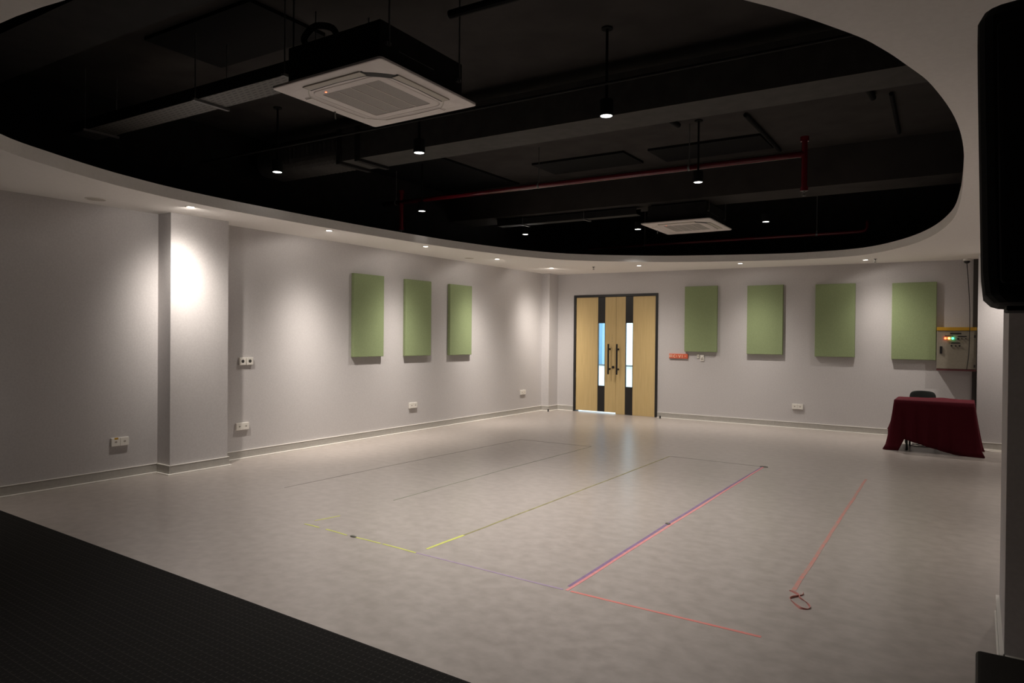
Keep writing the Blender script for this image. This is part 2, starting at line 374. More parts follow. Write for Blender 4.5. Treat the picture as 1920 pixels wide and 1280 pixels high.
bm = BM(); cyl(bm, (-6.075-dx, -0.012, 0.94), (-6.075-dx, 0.0, 0.94), 0.026, 18); cyl(bm, (-6.075-dx, -0.02, 0.94), (-6.075-dx, -0.01, 0.94), 0.012, 12)
obj('lock', bm, M['blackmetal'], L1)
bm = BM()
for z in (1.46, 1.50, 1.53, 1.57): cyl(bm, (-6.10-dx, -0.002, z), (-6.10-dx, 0.0, z), 0.005, 8)
obj('screw_hole', bm, M['hole'], L1)
bm = BM()
for z in (0.25, 0.75, 1.65, 2.15): cyl(bm, (-hw+f_+0.002, -0.006, z-0.05), (-hw+f_+0.002, -0.006, z+0.05), 0.007, 8)
obj('hinge', bm, M['galv'], dr)

# terrace beyond the glass
struct('floor_outside', box(BM(), -16, 4, YB+0.15, 21, -0.15, -0.005), M['outwhite'])
struct('wall_outside', box(BM(), -16, 4, 15.4, 15.5, -0.005, 0.83), M['outwhite'])
bm = BM(); box(bm, -16, 4, 15.36, 15.54, 0.83, 0.86); struct('trim_7', bm, M['galv'])
struct('wall_outside_panel', box(BM(), -9.2, -8.05, 16.0, 16.3, -0.005, 6.0), M['blueglass'])
bm = BM(); tube(bm, [(-7.28, 15.0, 2.6), (-7.17, 15.0, 1.6), (-7.05, 15.0, -0.005)], 0.012); struct('trim_8', bm, M['galv'])

# ------------------------------------------------------------------ recessed downlights
def downlight_parts(root):
    bm = BM(); lathe(bm, [(0.036, 0.0), (0.036, -0.004), (0.052, -0.004), (0.054, 0.0)], 28); obj('trim_ring', bm, M['white'], root)
    bm = BM(); lathe(bm, [(0.001, -0.003), (0.036, -0.003), (0.036, 0.0)], 28); obj('lens', bm, M['lens'], root)
# x, y, label, power, tilt (dx, dy per unit of drop), beam exponent
DL = [(-6.77, 1.60, 'recessed downlight in the soffit before the near column, beyond the left edge', 0.32, (-0.15, 0.0), 11),
      (-6.764, 4.015, 'recessed downlight over the wide column on the left wall', 0.80, (-0.50, 0.30), 11),
      (-6.770, 5.854, 'recessed downlight over the bare left wall past the wide column', 1.48, (-0.19, 0.20), 12.5),
      (-6.723, 7.621, 'recessed downlight over the left wall between its first two green panels', 1.2, (-0.19, 0.12), 11),
      (-6.738, 9.448, 'recessed downlight over the left wall past its third green panel', 1.3, (-0.19, 0.26), 11),
      (-6.712, 11.187, 'recessed downlight in the far corner above the small corner column', 1.0, (-0.35, 0.50), 11),
      (-5.039, 11.4285, 'recessed downlight over the right side of the double door', 0.72, (0.0, 0.20), 7),
      (-3.347, 11.7566, 'recessed downlight over the second green panel from the double door', 0.56, (0.06, 0.16), 8),
      (-1.483, 11.99, 'recessed downlight over the gap between the last two back-wall panels', 0.60, (0.24, -0.03), 6),
      (0.36, 11.25, 'recessed downlight over the lit right column, behind the hanging loudspeaker', 0.42, (0.0, 0.26), 8),
      (0.38, 8.4, 'recessed downlight along the right wall behind the loudspeaker, farther one', 0.35, (0.06, 0.0), 8),
      (0.38, 6.2, 'recessed downlight along the right wall behind the loudspeaker, nearer one', 0.35, (0.06, 0.0), 8)]
first = None
for x, y, lab, k, tl, ha in DL:
    z = zs(x, y)
    if first is None:
        first = thing('downlight', lab, 'ceiling light', (x, y, z), 0, 'recessed downlights in the white soffit'); downlight_parts(first); r = first
    else: r = dup(first, (x, y, z), lab)
for x, y, lab, k, tl, ha in DL:
    o = spot('downlight_beam', (x, y, zs(x, y)-0.02), SPOT_W*k, 176, 0.3, WARM, ha, 0.022)
    o.rotation_euler = Vector((tl[0], tl[1], -1)).to_track_quat('-Z', 'Y').to_euler()

# pendants
def pendant_parts(root, stem):
    bm = BM(); lathe(bm, [(0.001, 0.13), (0.050, 0.13), (0.056, 0.124), (0.056, 0.0), (0.050, 0.0), (0.045, 0.012)], 28); obj('shade', bm, M['soot'], root)
    bm = BM(); cyl(bm, (0, 0, 0.13), (0, 0, stem), 0.011, 10); obj('stem', bm, M['soot'], root)
    bm = BM(); lathe(bm, [(0.001, 0.003), (0.046, 0.003), (0.046, 0.012)], 28); obj('lens', bm, M['pendlens'], root)
    bm = BM(); lathe(bm, [(0.001, stem-0.012), (0.045, stem-0.012), (0.045, stem)], 20); obj('ceiling_rose', bm, M['soot'], root)
PD = [(-2.471, 4.943, 'black pendant spotlight with the brightest glow, right of the big air conditioner', 1.15),
      (-4.479, 4.974, 'black cylinder pendant spotlight just below the big air conditioner', 1.15),
      (-6.316, 4.739, 'black pendant spotlight by the ribbed duct end, leftmost of the pendants', 0.2),
      (-2.647, 7.609, 'black pendant spotlight on a long stem in front of the red pipe', 0.7),
      (-6.542, 7.331, 'black pendant spotlight just below the red pipe, beside its left riser', 0.06),
      (-6.50, 9.95, 'small far pendant spotlight left of the far air conditioner, above the door', 0.3),
      (-4.619, 10.417, 'small far pendant spotlight touching the left corner of the far air conditioner', 0.3),
      (-2.43, 2.32, 'black pendant spotlight of the nearest row, above the top edge', 0.62),
      (-2.682, 10.732, 'small far pendant spotlight to the right of the far air conditioner', 0.3)]
first = None
for x, y, lab, k in PD:
    if first is None:
        first = thing('pendant_light', lab, 'pendant light', (x, y, 3.3), 0, 'black pendant spotlights under the dark ceiling'); pendant_parts(first, SLAB-3.3); r = first
    else: r = dup(first, (x, y, 3.3), lab)
for x, y, lab, k in PD: spot('pendant_beam', (x, y, 3.29), PEND_W*k, 100 if x > -6 else 56, 1.0, PENDC)

# round ceiling speakers, sprinklers, camera
def disc(x, y, rad, lab):
    t = thing('ceiling_speaker', lab, 'ceiling speaker', (x, y, zs(x, y)), 0, 'round covers in the soffit')
    bm = BM(); lathe(bm, [(rad*0.86, 0), (rad*0.88, -0.006), (rad, -0.005), (rad*1.01, 0)], 32); obj('rim', bm, M['white'], t)
    bm = BM(); lathe(bm, [(0.001, -0.004), (rad*0.87, -0.004), (rad*0.87, 0)], 32); obj('grille', bm, M['flap'], t)
disc(-7.213, 3.301, 0.095, 'round flush ceiling cover in the soffit left of the wide column')
disc(-7.10, 9.15, 0.085, 'round flush ceiling cover over the left wall behind the third panel')
def sprinkler(x, y, z, lab, drop=0.0):
    t = thing('sprinkler', lab, 'sprinkler', (x, y, z), 0, 'sprinkler heads')
    bm = BM(); lathe(bm, [(0.001, 0), (0.028, 0), (0.030, -0.004), (0.012, -0.008), (0.012, -0.02), (0.001, -0.02)], 16); obj('cup', bm, M['galv'], t)
    bm = BM(); cyl(bm, (0.009, 0, -0.018), (0.005, 0, -0.05), 0.003, 6); cyl(bm, (-0.009, 0, -0.018), (-0.005, 0, -0.05), 0.003, 6); obj('yoke', bm, M['rod'], t)
    bm = BM(); cyl(bm, (0, 0, -0.050), (0, 0, -0.054), 0.018, 14); obj('deflector', bm, M['rod'], t)
sprinkler(-5.88, 11.30, zs(-5.88, 11.30), 'small sprinkler in the soffit above the double door')
sprinkler(-1.34, 11.90, zs(-1.34, 11.90), 'small sprinkler in the soffit above the last back-wall panel')

t = thing('security_camera', 'small dome camera on the soffit above the control cabinet', 'camera', (-0.165, 12.44, zs(-0.165, 12.44)))
bm = BM(); lathe(bm, [(0.001, 0), (0.058, 0), (0.058, -0.026), (0.05, -0.032), (0.001, -0.032)], 24); obj('camera_base', bm, M['white'], t)
bm = BM(); lathe(bm, [(0.042, -0.032), (0.038, -0.052), (0.024, -0.066), (0.001, -0.071)], 20); obj('camera_dome', bm, M['blackmetal'], t, smooth=True)

# ------------------------------------------------------------------ acoustic panels 0.61 x 1.22
def panel(lab, loc, rz):
    t = obj('acoustic_panel', box(BM(), -0.305, 0.305, -0.058, -0.002, 0, 1.218), M['green'], None, bevel=0.006, seg=3)
    t.location = loc; t.rotation_euler = (0, 0, rz); return t
# left wall panels face +X: local -y is turned to +x
AP = [(XL, 7.248, 1.222, PI/2, 'green fabric panel on the left wall, nearest the wide column'),
      (XL, 8.338, 1.216, PI/2, 'green fabric panel in the middle of the three on the left wall'),
      (XL, 9.436, 1.210, PI/2, 'green fabric panel on the left wall, the one nearest the far corner'),
      (-4.278, YB, 1.283, 0, 'green fabric panel on the back wall next to the double door'),
      (-3.128, YB, 1.262, 0, 'brightly lit green fabric panel, second from the double door'),
      (-1.997, YB, 1.246, 0, 'green fabric panel on the back wall, third from the double door'),
      (-0.856, YB, 1.228, 0, 'green fabric panel on the back wall beside the control cabinet')]
p0 = None
for x, y, z, rz, lab in AP:
    if p0 is None: p0 = o = panel(lab, (x, y, z), rz)
    else:
        o = p0.copy(); link(o); o.location = (x, y, z); o.rotation_euler = (0, 0, rz)
    tag(o, lab, 'wall panel', 'green acoustic panels on the walls')

# ------------------------------------------------------------------ sockets and switches (built facing -Y, local)
def socket(lab, loc, rz, gap=0.002, hole=0.012, w=0.178, h=0.088, stain=False, dark=False):
    t = thing('wall_socket', lab, 'socket', loc, rz, 'double sockets on the walls')
    for sx in (-1, 1):
        bm = BM(); a = gap/2 if sx > 0 else -w/2; b_ = w/2 if sx > 0 else -gap/2
        box(bm, a, b_, -0.028, 0, -h/2, h/2); pl = obj('socket_plate', bm, M['white'], t, bevel=0.003)
        c = (a+b_)/2
        bm = BM(); cyl(bm, (c, -0.0285, 0), (c, -0.027, 0), hole, 20); obj('socket_well', bm, M['hole'] if dark else M['flap'], pl)
        bm = BM()
        for k in ((-0.007, 0), (0.007, 0)): cyl(bm, (c+k[0], -0.0292, k[1]), (c+k[0], -0.028, k[1]), 0.0035, 8)
        obj('pin_hole', bm, M['dark'], pl)
    if stain:
        bm = BM(); box(bm, -0.060, -0.022, -0.0286, -0.02, h/2-0.018, h/2+0.001); obj('yellow_sticker', bm, M['yellow'], t)
socket('white double socket with yellow mark, low on the wall left of the wide column', (XL, 3.693, 0.393), PI/2, stain=True)
socket('white double socket low on the wall just right of the wide column', (XL, 5.160, 0.403), PI/2)
socket('white pair of round-hole sockets at switch height right of the wide column', (XL, 5.206, 1.207), PI/2, gap=0.012, hole=0.021, w=0.19, h=0.092, dark=True)
socket('white double socket low on the left wall below its middle green panel', (XL, 8.264, 0.418), PI/2)
socket('white double socket low on the left wall near the far corner column', (XL, 11.49, 0.425), PI/2)
socket('white double socket low on the back wall between second and third panels', (-2.572, YB, 0.375), 0)
def switch(name, lab, loc, w, h, rocker):
    t = thing(name, lab, 'switch', loc)
    obj('switch_plate', box(BM(), -w/2, w/2, -0.015, 0, -h/2, h/2), M['white'], t, bevel=0.002)
    bm = BM(); box(bm, -w*0.3, w*0.3, -0.021, -0.014, -h*0.30 if rocker else -0.012, -h*0.02 if rocker else 0.012); obj('rocker', bm, M['flap'], t, bevel=0.002)
    if rocker: obj('rocker', box(BM(), -w*0.3, w*0.3, -0.020, -0.014, h*0.05, h*0.32), M['white'], t, bevel=0.002)
switch('wall_switch', 'small narrow white switch right of the orange sign', (-4.331, YB, 1.201), 0.040, 0.070, False)
switch('wall_switch', 'taller white switch plate under the first back-wall panel', (-4.255, YB, 1.171), 0.072, 0.114, True)

# orange holder with cream print
t = thing('wall_sign', 'orange wall sign with cream print between door and first back-wall panel', 'sign', (-4.708, YB, 1.193))
obj('sign_board', box(BM(), -0.184, 0.184, -0.030, 0, -0.045, 0.045), M['orange'], t, bevel=0.006)
bm = BM(); Yf0, Yf1 = -0.0325, -0.029
def ring(bm, cx_, cz_, r0, r1, a0, a1, n=14):
    pts = [(cx_+r1*math.cos(a0+(a1-a0)*i/n), cz_+r1*math.sin(a0+(a1-a0)*i/n)) for i in range(n+1)]
    pts += [(cx_+r0*math.cos(a1-(a1-a0)*i/n), cz_+r0*math.sin(a1-(a1-a0)*i/n)) for i in range(n+1)]
    prism(bm, pts, Yf0, Yf1, axis='y')
ring(bm, -0.148, 0.0, 0.012, 0.022, 0.2, 2*PI+0.1); box(bm, -0.176, -0.172, Yf0, Yf1, -0.03, 0.03); box(bm, -0.122, -0.118, Yf0, Yf1, -0.03, 0.03); box(bm, -0.172, -0.122, Yf0, Yf1, 0.027, 0.031)
obj('sign_emblem', bm, M['cream'], t); bm = BM()
ring(bm, -0.072, 0.0, 0.016, 0.028, 0.9, 2*PI-0.9); obj('sign_letter', bm, M['cream'], t)
obj('sign_letter', box(BM(), -0.036, -0.026, Yf0, Yf1, -0.02, 0.02), M['cream'], t)
obj('sign_letter', prism(BM(), [(0.0, 0.026), (0.011, 0.026), (0.025, -0.012), (0.040, 0.026), (0.051, 0.026), (0.029, -0.028), (0.021, -0.028)], Yf0, Yf1, axis='y'), M['cream'], t)
obj('sign_letter', box(BM(), 0.072, 0.082, Yf0, Yf1, -0.026, 0.026), M['cream'], t)
obj('sign_arrow', prism(BM(), [(0.125, 0.010), (0.160, 0.002), (0.125, -0.006)], Yf0, Yf1, axis='y'), M['cream'], t)

# ------------------------------------------------------------------ control cabinet
ex0, ex1, ez0, ez1, ed_ = -0.537, -0.030, 1.078, 1.738, 0.20
t = thing('control_cabinet', 'beige electrical control cabinet with red, amber and green lamps', 'control cabinet', ((ex0+ex1)/2, YB, ez0))
w2 = (ex1-ex0)/2; H_ = ez1-ez0
obj('cabinet_body', box(BM(), -w2, w2, -ed_+0.02, 0, 0.026, H_-0.05), M['cab'], t, bevel=0.003)
door = obj('cabinet_door', box(BM(), -w2+0.002, w2-0.03, -ed_, -ed_+0.02, 0.03, H_-0.052), M['cab'], t, bevel=0.003)
obj('top_cover', box(BM(), -w2, w2, -ed_-0.008, 0, H_-0.05, H_), M['yellow'], t, bevel=0.003)
obj('bottom_rail', box(BM(), -w2, w2, -ed_, 0, 0, 0.026), M['maroon'], t)
def ep(px, pz): return px - (ex0+ex1)/2, pz - ez0
# positions on the front (x, z world)
for name, xw, zw, mm in (('red_lamp', -0.425, 1.570, 'ledr'), ('amber_lamp', -0.378, 1.570, 'leda'), ('green_lamp', -0.330, 1.570, 'ledg')):
    x, z = ep(xw, zw); bm = BM(); cyl(bm, (x, -ed_-0.022, z), (x, -ed_, z), 0.0150, 18); o = obj(name, bm, M[mm], door); o['label'] = name.replace('_', ' ')
for xw0, xw1, zw0, zw1 in ((-0.365, -0.222, 1.632, 1.655), (-0.432, -0.322, 1.600, 1.612), (-0.268, -0.155, 1.592, 1.608), (-0.350, -0.235, 1.492, 1.508)):
    x0, z0 = ep(xw0, zw0); x1, z1 = ep(xw1, zw1); obj('name_plate', box(BM(), x0, x1, -ed_-0.003, -ed_, z0, z1), M['dark'], door)
for xw, zw, rr in ((-0.262, 1.562, 0.014), (-0.215, 1.566, 0.008), (-0.165, 1.568, 0.008), (-0.345, 1.458, 0.013), (-0.292, 1.456, 0.011), (-0.243, 1.457, 0.013)):
    x, z = ep(xw, zw); bm = BM(); cyl(bm, (x, -ed_-0.016, z), (x, -ed_, z), rr, 16); obj('push_button', bm, M['blackmetal'], door)
x0, z0 = ep(-0.496, 1.338); x1, z1 = ep(-0.462, 1.448); h_ = obj('door_latch', box(BM(), x0, x1, -ed_-0.014, -ed_, z0, z1), M['blackmetal'], door, bevel=0.004)
for zw in (1.155, 1.60):
    x, z = ep(-0.052, zw); obj('hinge', box(BM(), x-0.012, x+0.010, -ed_-0.006, -ed_+0.021, z-0.02, z+0.02), M['blackmetal'], t)
o = obj('dark_corner_strip', box(BM(), -0.083, -0.022, YB-0.05, YB, 1.738, zs(0, 12.5)), M['hole']); tag(o, 'dark upright strip from the cabinet top to the soffit', 'cable trunking')  # plain dark upright strip in the corner, above the cabinet
o = obj('dark_corner_strip', box(BM(), -0.083, -0.022, YB-0.05, YB, 0.101, 1.078), M['hole']); tag(o, 'dark upright strip below the control cabinet', 'cable trunking')  # the same dark strip continued below the cabinet
bm = BM(); tube(bm, [tuple(p) for p in spline([(-0.165, 12.44, zs(-0.165, 12.44)-0.068), (-0.15, 12.40, 2.5), (-0.125, 12.38, 2.1), (-0.118, 12.346, 1.75), (-0.122, 12.342, 1.45), (-0.128, 12.350, 1.3), (-0.150, 12.350, 1.10)], 6)], 0.005)
o = obj('camera_cable', bm, M['dark']); tag(o, 'thin dark cable hanging from the dome camera down over the cabinet front', 'cable')

# ------------------------------------------------------------------ table, cloth, chair
TX0, TX1, TY0, TY1, TH = -0.975, -0.045, 10.98, 11.62, 0.700
t = thing('table', 'small table hidden under the dark red cloth', 'table', ((TX0+TX1)/2, (TY0+TY1)/2, 0))
tw, td = (TX1-TX0)/2, (TY1-TY0)/2
obj('tabletop', box(BM(), -tw+.01, tw-.01, -td+.01, td-.01, TH-0.030, TH-0.006), M['blackmetal'], t, bevel=0.003)
for sx in (-1, 1):
    for sy in (-1, 1):
        obj('leg', cyl(BM(), (sx*(tw-0.155), sy*(td-0.07), 0), (sx*(tw-0.155), sy*(td-0.07), TH-0.03), 0.014, 12), M['blackmetal'], t)
# cloth: rings running outward from the top; hem height varies round the table
bm = BM(); NP = 120
def per(s):  # rounded rectangle perimeter point and outward direction, s in 0..1 starting at front-left going right
    P = [(TX0, TY0), (TX1, TY0), (TX1, TY1), (TX0, TY1)]; L = [TX1-TX0, TY1-TY0, TX1-TX0, TY1-TY0]; T = sum(L); d = s*T
    for i in range(4):
        if d <= L[i]:
            a, b = P[i], P[(i+1) % 4]; u = d/L[i]
            n = [(0, -1), (1, 0), (0, 1), (-1, 0)][i]; n2 = [(0, -1), (1, 0), (0, 1), (-1, 0)]
            k = 0.12
            if u > 1-k: w = (u-1+k)/k*0.5; m2 = n2[(i+1) % 4]; n = (n[0]*(1-w)+m2[0]*w, n[1]*(1-w)+m2[1]*w)
            elif u < k: w = (k-u)/k*0.5; m2 = n2[(i-1) % 4]; n = (n[0]*(1-w)+m2[0]*w, n[1]*(1-w)+m2[1]*w)
            return (a[0]+(b[0]-a[0])*u, a[1]+(b[1]-a[1])*u), n, i, u
        d -= L[i]
    return P[0], (0, -1), 0, 0
rows = []
hemz = []
for k in range(NP):
    p, n, side, u = per(k/NP)
    if side == 0:   # front hem: full length at both ends, lifted at the left
        if u < 0.09: hz = 0.004
        elif u < 0.13: hz = 0.004 + 0.16*(u-0.09)/0.04
        else: hz = max(0.004, 0.165*(1-(u-0.13)/0.69)**1.15) if u < 0.82 else 0.004
    elif side == 1: hz = 0.004
    elif side == 2: hz = 0.22
    else: hz = 0.22 if u < 0.45 else 0.006
    hemz.append(hz)
for j in range(12):
    row = []
    f = j/11
    for k in range(NP):
        p, n, side, u = per(k/NP)
        hz = hemz[k]; z = TH - (TH-hz)*f
        corner = max(0, 1-min(u, 1-u)/0.16)
        fold = 0.012*math.sin(k*0.9)*f + 0.009*math.sin(k*2.1+1)*f
        flare = 0.006 + (0.018 + 0.085*corner + (0.055 if side == 1 else 0) + (0.075 if side == 3 else 0)) * f**1.3 + fold*(1-0.3*corner)
        if f > 0.9: flare += 0.045*corner*(f-0.9)/0.1
        if j == 0: flare = 0.0
        row.append(bm.verts.new((p[0]+n[0]*flare, p[1]+n[1]*flare, z)))
    rows.append(row)
for A, B in zip(rows, rows[1:]):
    for i in range(NP): bm.faces.new((A[i], A[(i+1) % NP], B[(i+1) % NP], B[i]))
gi = [[bm.verts.new((TX0+(TX1-TX0)*(0.5+(v.co.x-(TX0+TX1)/2)/(TX1-TX0)*s), TY0+(TY1-TY0)*(0.5+(v.co.y-(TY0+TY1)/2)/(TY1-TY0)*s), TH + 0.002 + (0.014*max(0, 1-abs(v.co.x+0.42)/0.2) if v.co.y > 11.3 and s > .5 else 0))) for v in rows[0]] for s in (0.97, 0.7, 0.35)]
prev = rows[0]
for L in gi:
    for i in range(NP): bm.faces.new((prev[i], prev[(i+1) % NP], L[(i+1) % NP], L[i]))
    prev = L
bm.faces.new(prev)
o = obj('tablecloth', bm, M['cloth'], None, smooth=True)
so_ = o.modifiers.new('thick', 'SOLIDIFY'); so_.thickness = 0.003; so_.offset = 1
tag(o, 'dark red cloth draped over the small table beside the lit column', 'tablecloth')

t = thing('chair', 'black chair behind the red-covered table, only its rounded back showing', 'chair', (-0.70, 11.98, 0))
bm = BM(); lo = []
for (w, z) in ((0.15, 0.48), (0.175, 0.54), (0.180, 0.64), (0.172, 0.708), (0.145, 0.740), (0.10, 0.753), (0.03, 0.756)):
    lo.append([(x, y + 0.05*(x/0.245)**2*-1, z) for x, y in [(w*math.cos(a), 0.020*math.sin(a)) for a in [2*PI*i/24 for i in range(24)]]])
loft(bm, lo, True, True); o = obj('backrest', bm, M['chair'], t, smooth=True); o.location = (0, 0.21, 0.012); sb = o.modifiers.new('smooth', 'SUBSURF'); sb.levels = sb.render_levels = 2
obj('seat', box(BM(), -0.22, 0.22, -0.20, 0.20, 0.42, 0.47), M['chair'], t, bevel=0.02)
for sx in (-1, 1):
    obj('leg', cyl(BM(), (sx*0.19, -0.18, 0), (sx*0.19, -0.17, 0.43), 0.012, 10), M['blackmetal'], t)
    obj('leg', tube(BM(), [(sx*0.17, 0.22, 0), (sx*0.17, 0.19, 0.44), (sx*0.155, 0.21, 0.60)], 0.012), M['blackmetal'], t)
bm = BM(); tube(bm, [tuple(p) for p in spline([(-0.80, 11.75, 0.006), (-0.66, 11.62, 0.006), (-0.50, 11.70, 0.006), (-0.42, 11.60, 0.006), (-0.62, 11.50, 0.006), (-0.80, 11.56, 0.006), (-0.72, 11.68, 0.014), (-0.5, 11.66, 0.014), (-0.3, 11.6, 0.006)], 6)], 0.005)
o = obj('floor_cable', bm, M['blackmetal']); tag(o, 'black cable coiled on the floor under the red-covered table', 'cable')
bm = BM(); tube(bm, [tuple(p) for p in spline([(0.045, 11.74, 0.005), (0.09, 11.66, 0.005), (0.16, 11.62, 0.005), (0.30, 11.64, 0.005), (0.5, 11.66, 0.005)], 6)], 0.005)
o = obj('floor_cable', bm, M['white']); tag(o, 'pale thin cable on the floor at the foot of the lit column', 'cable')

# door stops
for x, y, lab in ((-5.02, 12.44, 'small black door stop on the floor right of the double door'), (-7.32, 12.12, 'small black door stop on the floor by the corner column')):
    bm = BM(); lathe(bm, [(0.001, 0), (0.022, 0), (0.022, 0.004), (0.013, 0.010), (0.015, 0.035), (0.017, 0.048), (0.001, 0.048)], 16)
    o = obj('door_stop', bm, M['blackmetal']); o.location = (x, y, 0); tag(o, lab, 'door stop', 'door stops')

# ------------------------------------------------------------------ cassette air conditioners (local: face at z=0 looking down, side s)
def cassette(lab, loc, rz):
    t = thing('air_conditioner', lab, 'air conditioner', loc, rz, 'ceiling cassette air conditioners')
    s = 0.497
    bm = BM(); ri, ro = [], []
    def L(sz, r, z): return [(x, y, z) for x, y in rsq(sz, r)]
    loft(bm, [L(s-0.02, 0.02, 0.030), L(s, 0.025, 0.026), L(s, 0.025, 0.012), L(s-0.006, 0.025, 0.008), L(0.40, 0.06, 0.0), L(0.335, 0.09, 0.0), L(0.328, 0.085, 0.006), L(0.322, 0.08, 0.0), L(0.300, 0.03, -0.001), L(0.262, 0.012, -0.001), L(0.255, 0.008, 0.012)])
    obj('face_panel', bm, M['acwhite'], t)
    g = obj('intake_grille', box(BM(), -0.262, 0.262, -0.262, 0.262, 0.002, 0.014), M['grille'], t)
    bm = BM()
    for yy in (-0.13, 0.0, 0.13): box(bm, yy-0.0025, yy+0.0025, -0.258, 0.258, -0.0005, 0.004)
    obj('grille_rib', bm, M['acwhite'], g)
    for k in range(4):
        a = k*PI/2; ca, sa = math.cos(a), math.sin(a)
        rt = lambda p: (p[0]*ca - p[1]*sa, p[0]*sa + p[1]*ca)
        near = k in (0, 1)       # the sides y- and x+ show the open slot
        bow = lambda x: -0.352 + 0.020*(1-(x/0.27)**2)*-1 + 0.02
        xs = [-0.27 + 0.54*i/12 for i in range(13)]
        slot = [(x, -0.425) for x in xs] + [(x, -0.352 - 0.012*(1-abs(x)/0.27)**1) for x in reversed(xs)]
        d = 0.005
        bm = BM(); prism(bm, [rt(p) for p in slot], 0.0035 - d, 0.012); sl = obj('air_outlet', bm, M['dark'] if near else M['acwhite'], t)
        fl = [(x*0.955, -0.430) for x in xs] + [(x*0.955, -0.370 - 0.010*(1-abs(x)/0.27)) for x in reversed(xs)]
        bm = BM(); prism(bm, [rt(p) for p in fl], -0.0055, 0.004); obj('louvre', bm, M['flap'] if near else M['acwhite'], sl)
        # corner vents: arcs
        ang = math.radians(-45) + a
        big = (k == 0)
        bm = BM(); n = 10; cxr = 0.115
        R0, R1, sp = (0.425, 0.490, 0.25) if big else (0.455, 0.462, 0.24)
        pts = [(R1*math.cos(ang+sp*(2*i/n-1)), R1*math.sin(ang+sp*(2*i/n-1))) for i in range(n+1)] + [(R0*math.cos(ang-sp*(2*i/n-1)), R0*math.sin(ang-sp*(2*i/n-1))) for i in range(n+1)]
        prism(bm, pts, -0.002, 0.012); obj('corner_vent', bm, M['dark'] if big else M['flap'], t)
    bm = BM(); cyl(bm, (-0.20, -0.285, -0.003), (-0.20, -0.285, 0.003), 0.006, 10); obj('indicator_lamp', bm, M['ledr'], t)
    bm = BM(); box(bm, -0.42, 0.42, -0.42, 0.42, 0.030, 0.295); obj('casing', bm, M['black'], t, bevel=0.006)
    for x in (-0.44, 0.44):
        for y in (-0.36, 0.36):
            bm = BM(); cyl(bm, (x, y, 0.15), (x, y, SLAB-loc[2]), 0.006, 8); box(bm, min(x, x*0.95), max(x, x*0.95), y-0.02, y+0.02, 0.15, 0.17)
            obj('hanger_rod', bm, M['rod'], t)
    bm = BM(); box(bm, 0.4195, 0.421, -0.25, 0.10, 0.150, 0.154); obj('casing_seam', bm, M['galv'], t)
    bm = BM(); tube(bm, [tuple(p) for p in spline([(-0.30, -0.36, 0.293), (-0.32, -0.37, 0.36), (-0.22, -0.36, 0.42), (-0.08, -0.34, 0.38), (-0.04, -0.33, 0.293)], 5)], 0.022); obj('refrigerant_pipe', bm, M['black'], t, smooth=True)
    bm = BM(); tube(bm, [(-0.470, 0.05, 0.012), (-0.478, 0.055, -0.02), (-0.482, 0.065, -0.045)], 0.006); obj('drain_tie', bm, M['galv'], t)
    return t
ac = cassette('large near white ceiling cassette air conditioner at upper left', (-3.487, 3.437, 3.19), 0.03)
ac2 = dup(ac, (-3.66, 10.06, 3.2), 'small far white ceiling cassette air conditioner above the back-wall panels', 0.035, (1.03, 1.19, 0.95))

# ------------------------------------------------------------------ dark ceiling services
SK = 0.055                                        # everything up there runs slightly askew to the walls
def sky_(y4, x): return y4 + SK*(x+4)
def skbox(bm, x0, x1, ya, yb, z0, z1):
    prism(bm, [(x0, sky_(ya, x0)), (x1, sky_(ya, x1)), (x1, sky_(yb, x1)), (x0, sky_(yb, x0))], z0, z1); return bm
# ducts
def duct(lab, x0, x1, ya, yb, z0, z1, xf, ribs):
    t = thing('air_duct', lab, 'air duct', (0, 0, 0), 0, 'dark air ducts')
    obj('duct_box', skbox(BM(), x0, x1, ya, yb, z0, z1), [M['duct']], t)
    bm = BM()
    for xx in ribs: skbox(bm, xx-0.03, xx+0.03, ya-0.02, yb+0.02, z0-0.03, z1)
    obj('flange', bm, M['black'], t)
    bm = BM(); n = int((x0-xf)/0.07); lo = []
    for i in range(n*2+1):
        xx = x0 - (x0-xf)*i/(n*2); k = 0.0 if i % 2 else 0.03; cy_ = sky_((ya+yb)/2, xx); hh = (z1-z0)/2*0.9; hwid = (yb-ya)/2*1.0
        lo.append([(xx, cy_+y, (z0+z1)/2 + z) for y, z in rsq(hwid+k, 0.12, 4, hh+k)])
    loft(bm, lo, True, True); obj('flexible_hose', bm, M['duct'], t)
duct('long dark air duct crossing the ceiling behind the near air conditioner', -6.02, 0.95, 5.44, 5.88, 3.50, 3.86, -7.35, (-6.0, -5.72))
struct('ceiling_beam', skbox(BM(), XL, XR, 9.38, 10.02, 3.50, SLAB), M['slab'])
struct('ceiling_beam', skbox(BM(), XL, XR, 2.03, 2.47, 3.60, SLAB), M['black'])
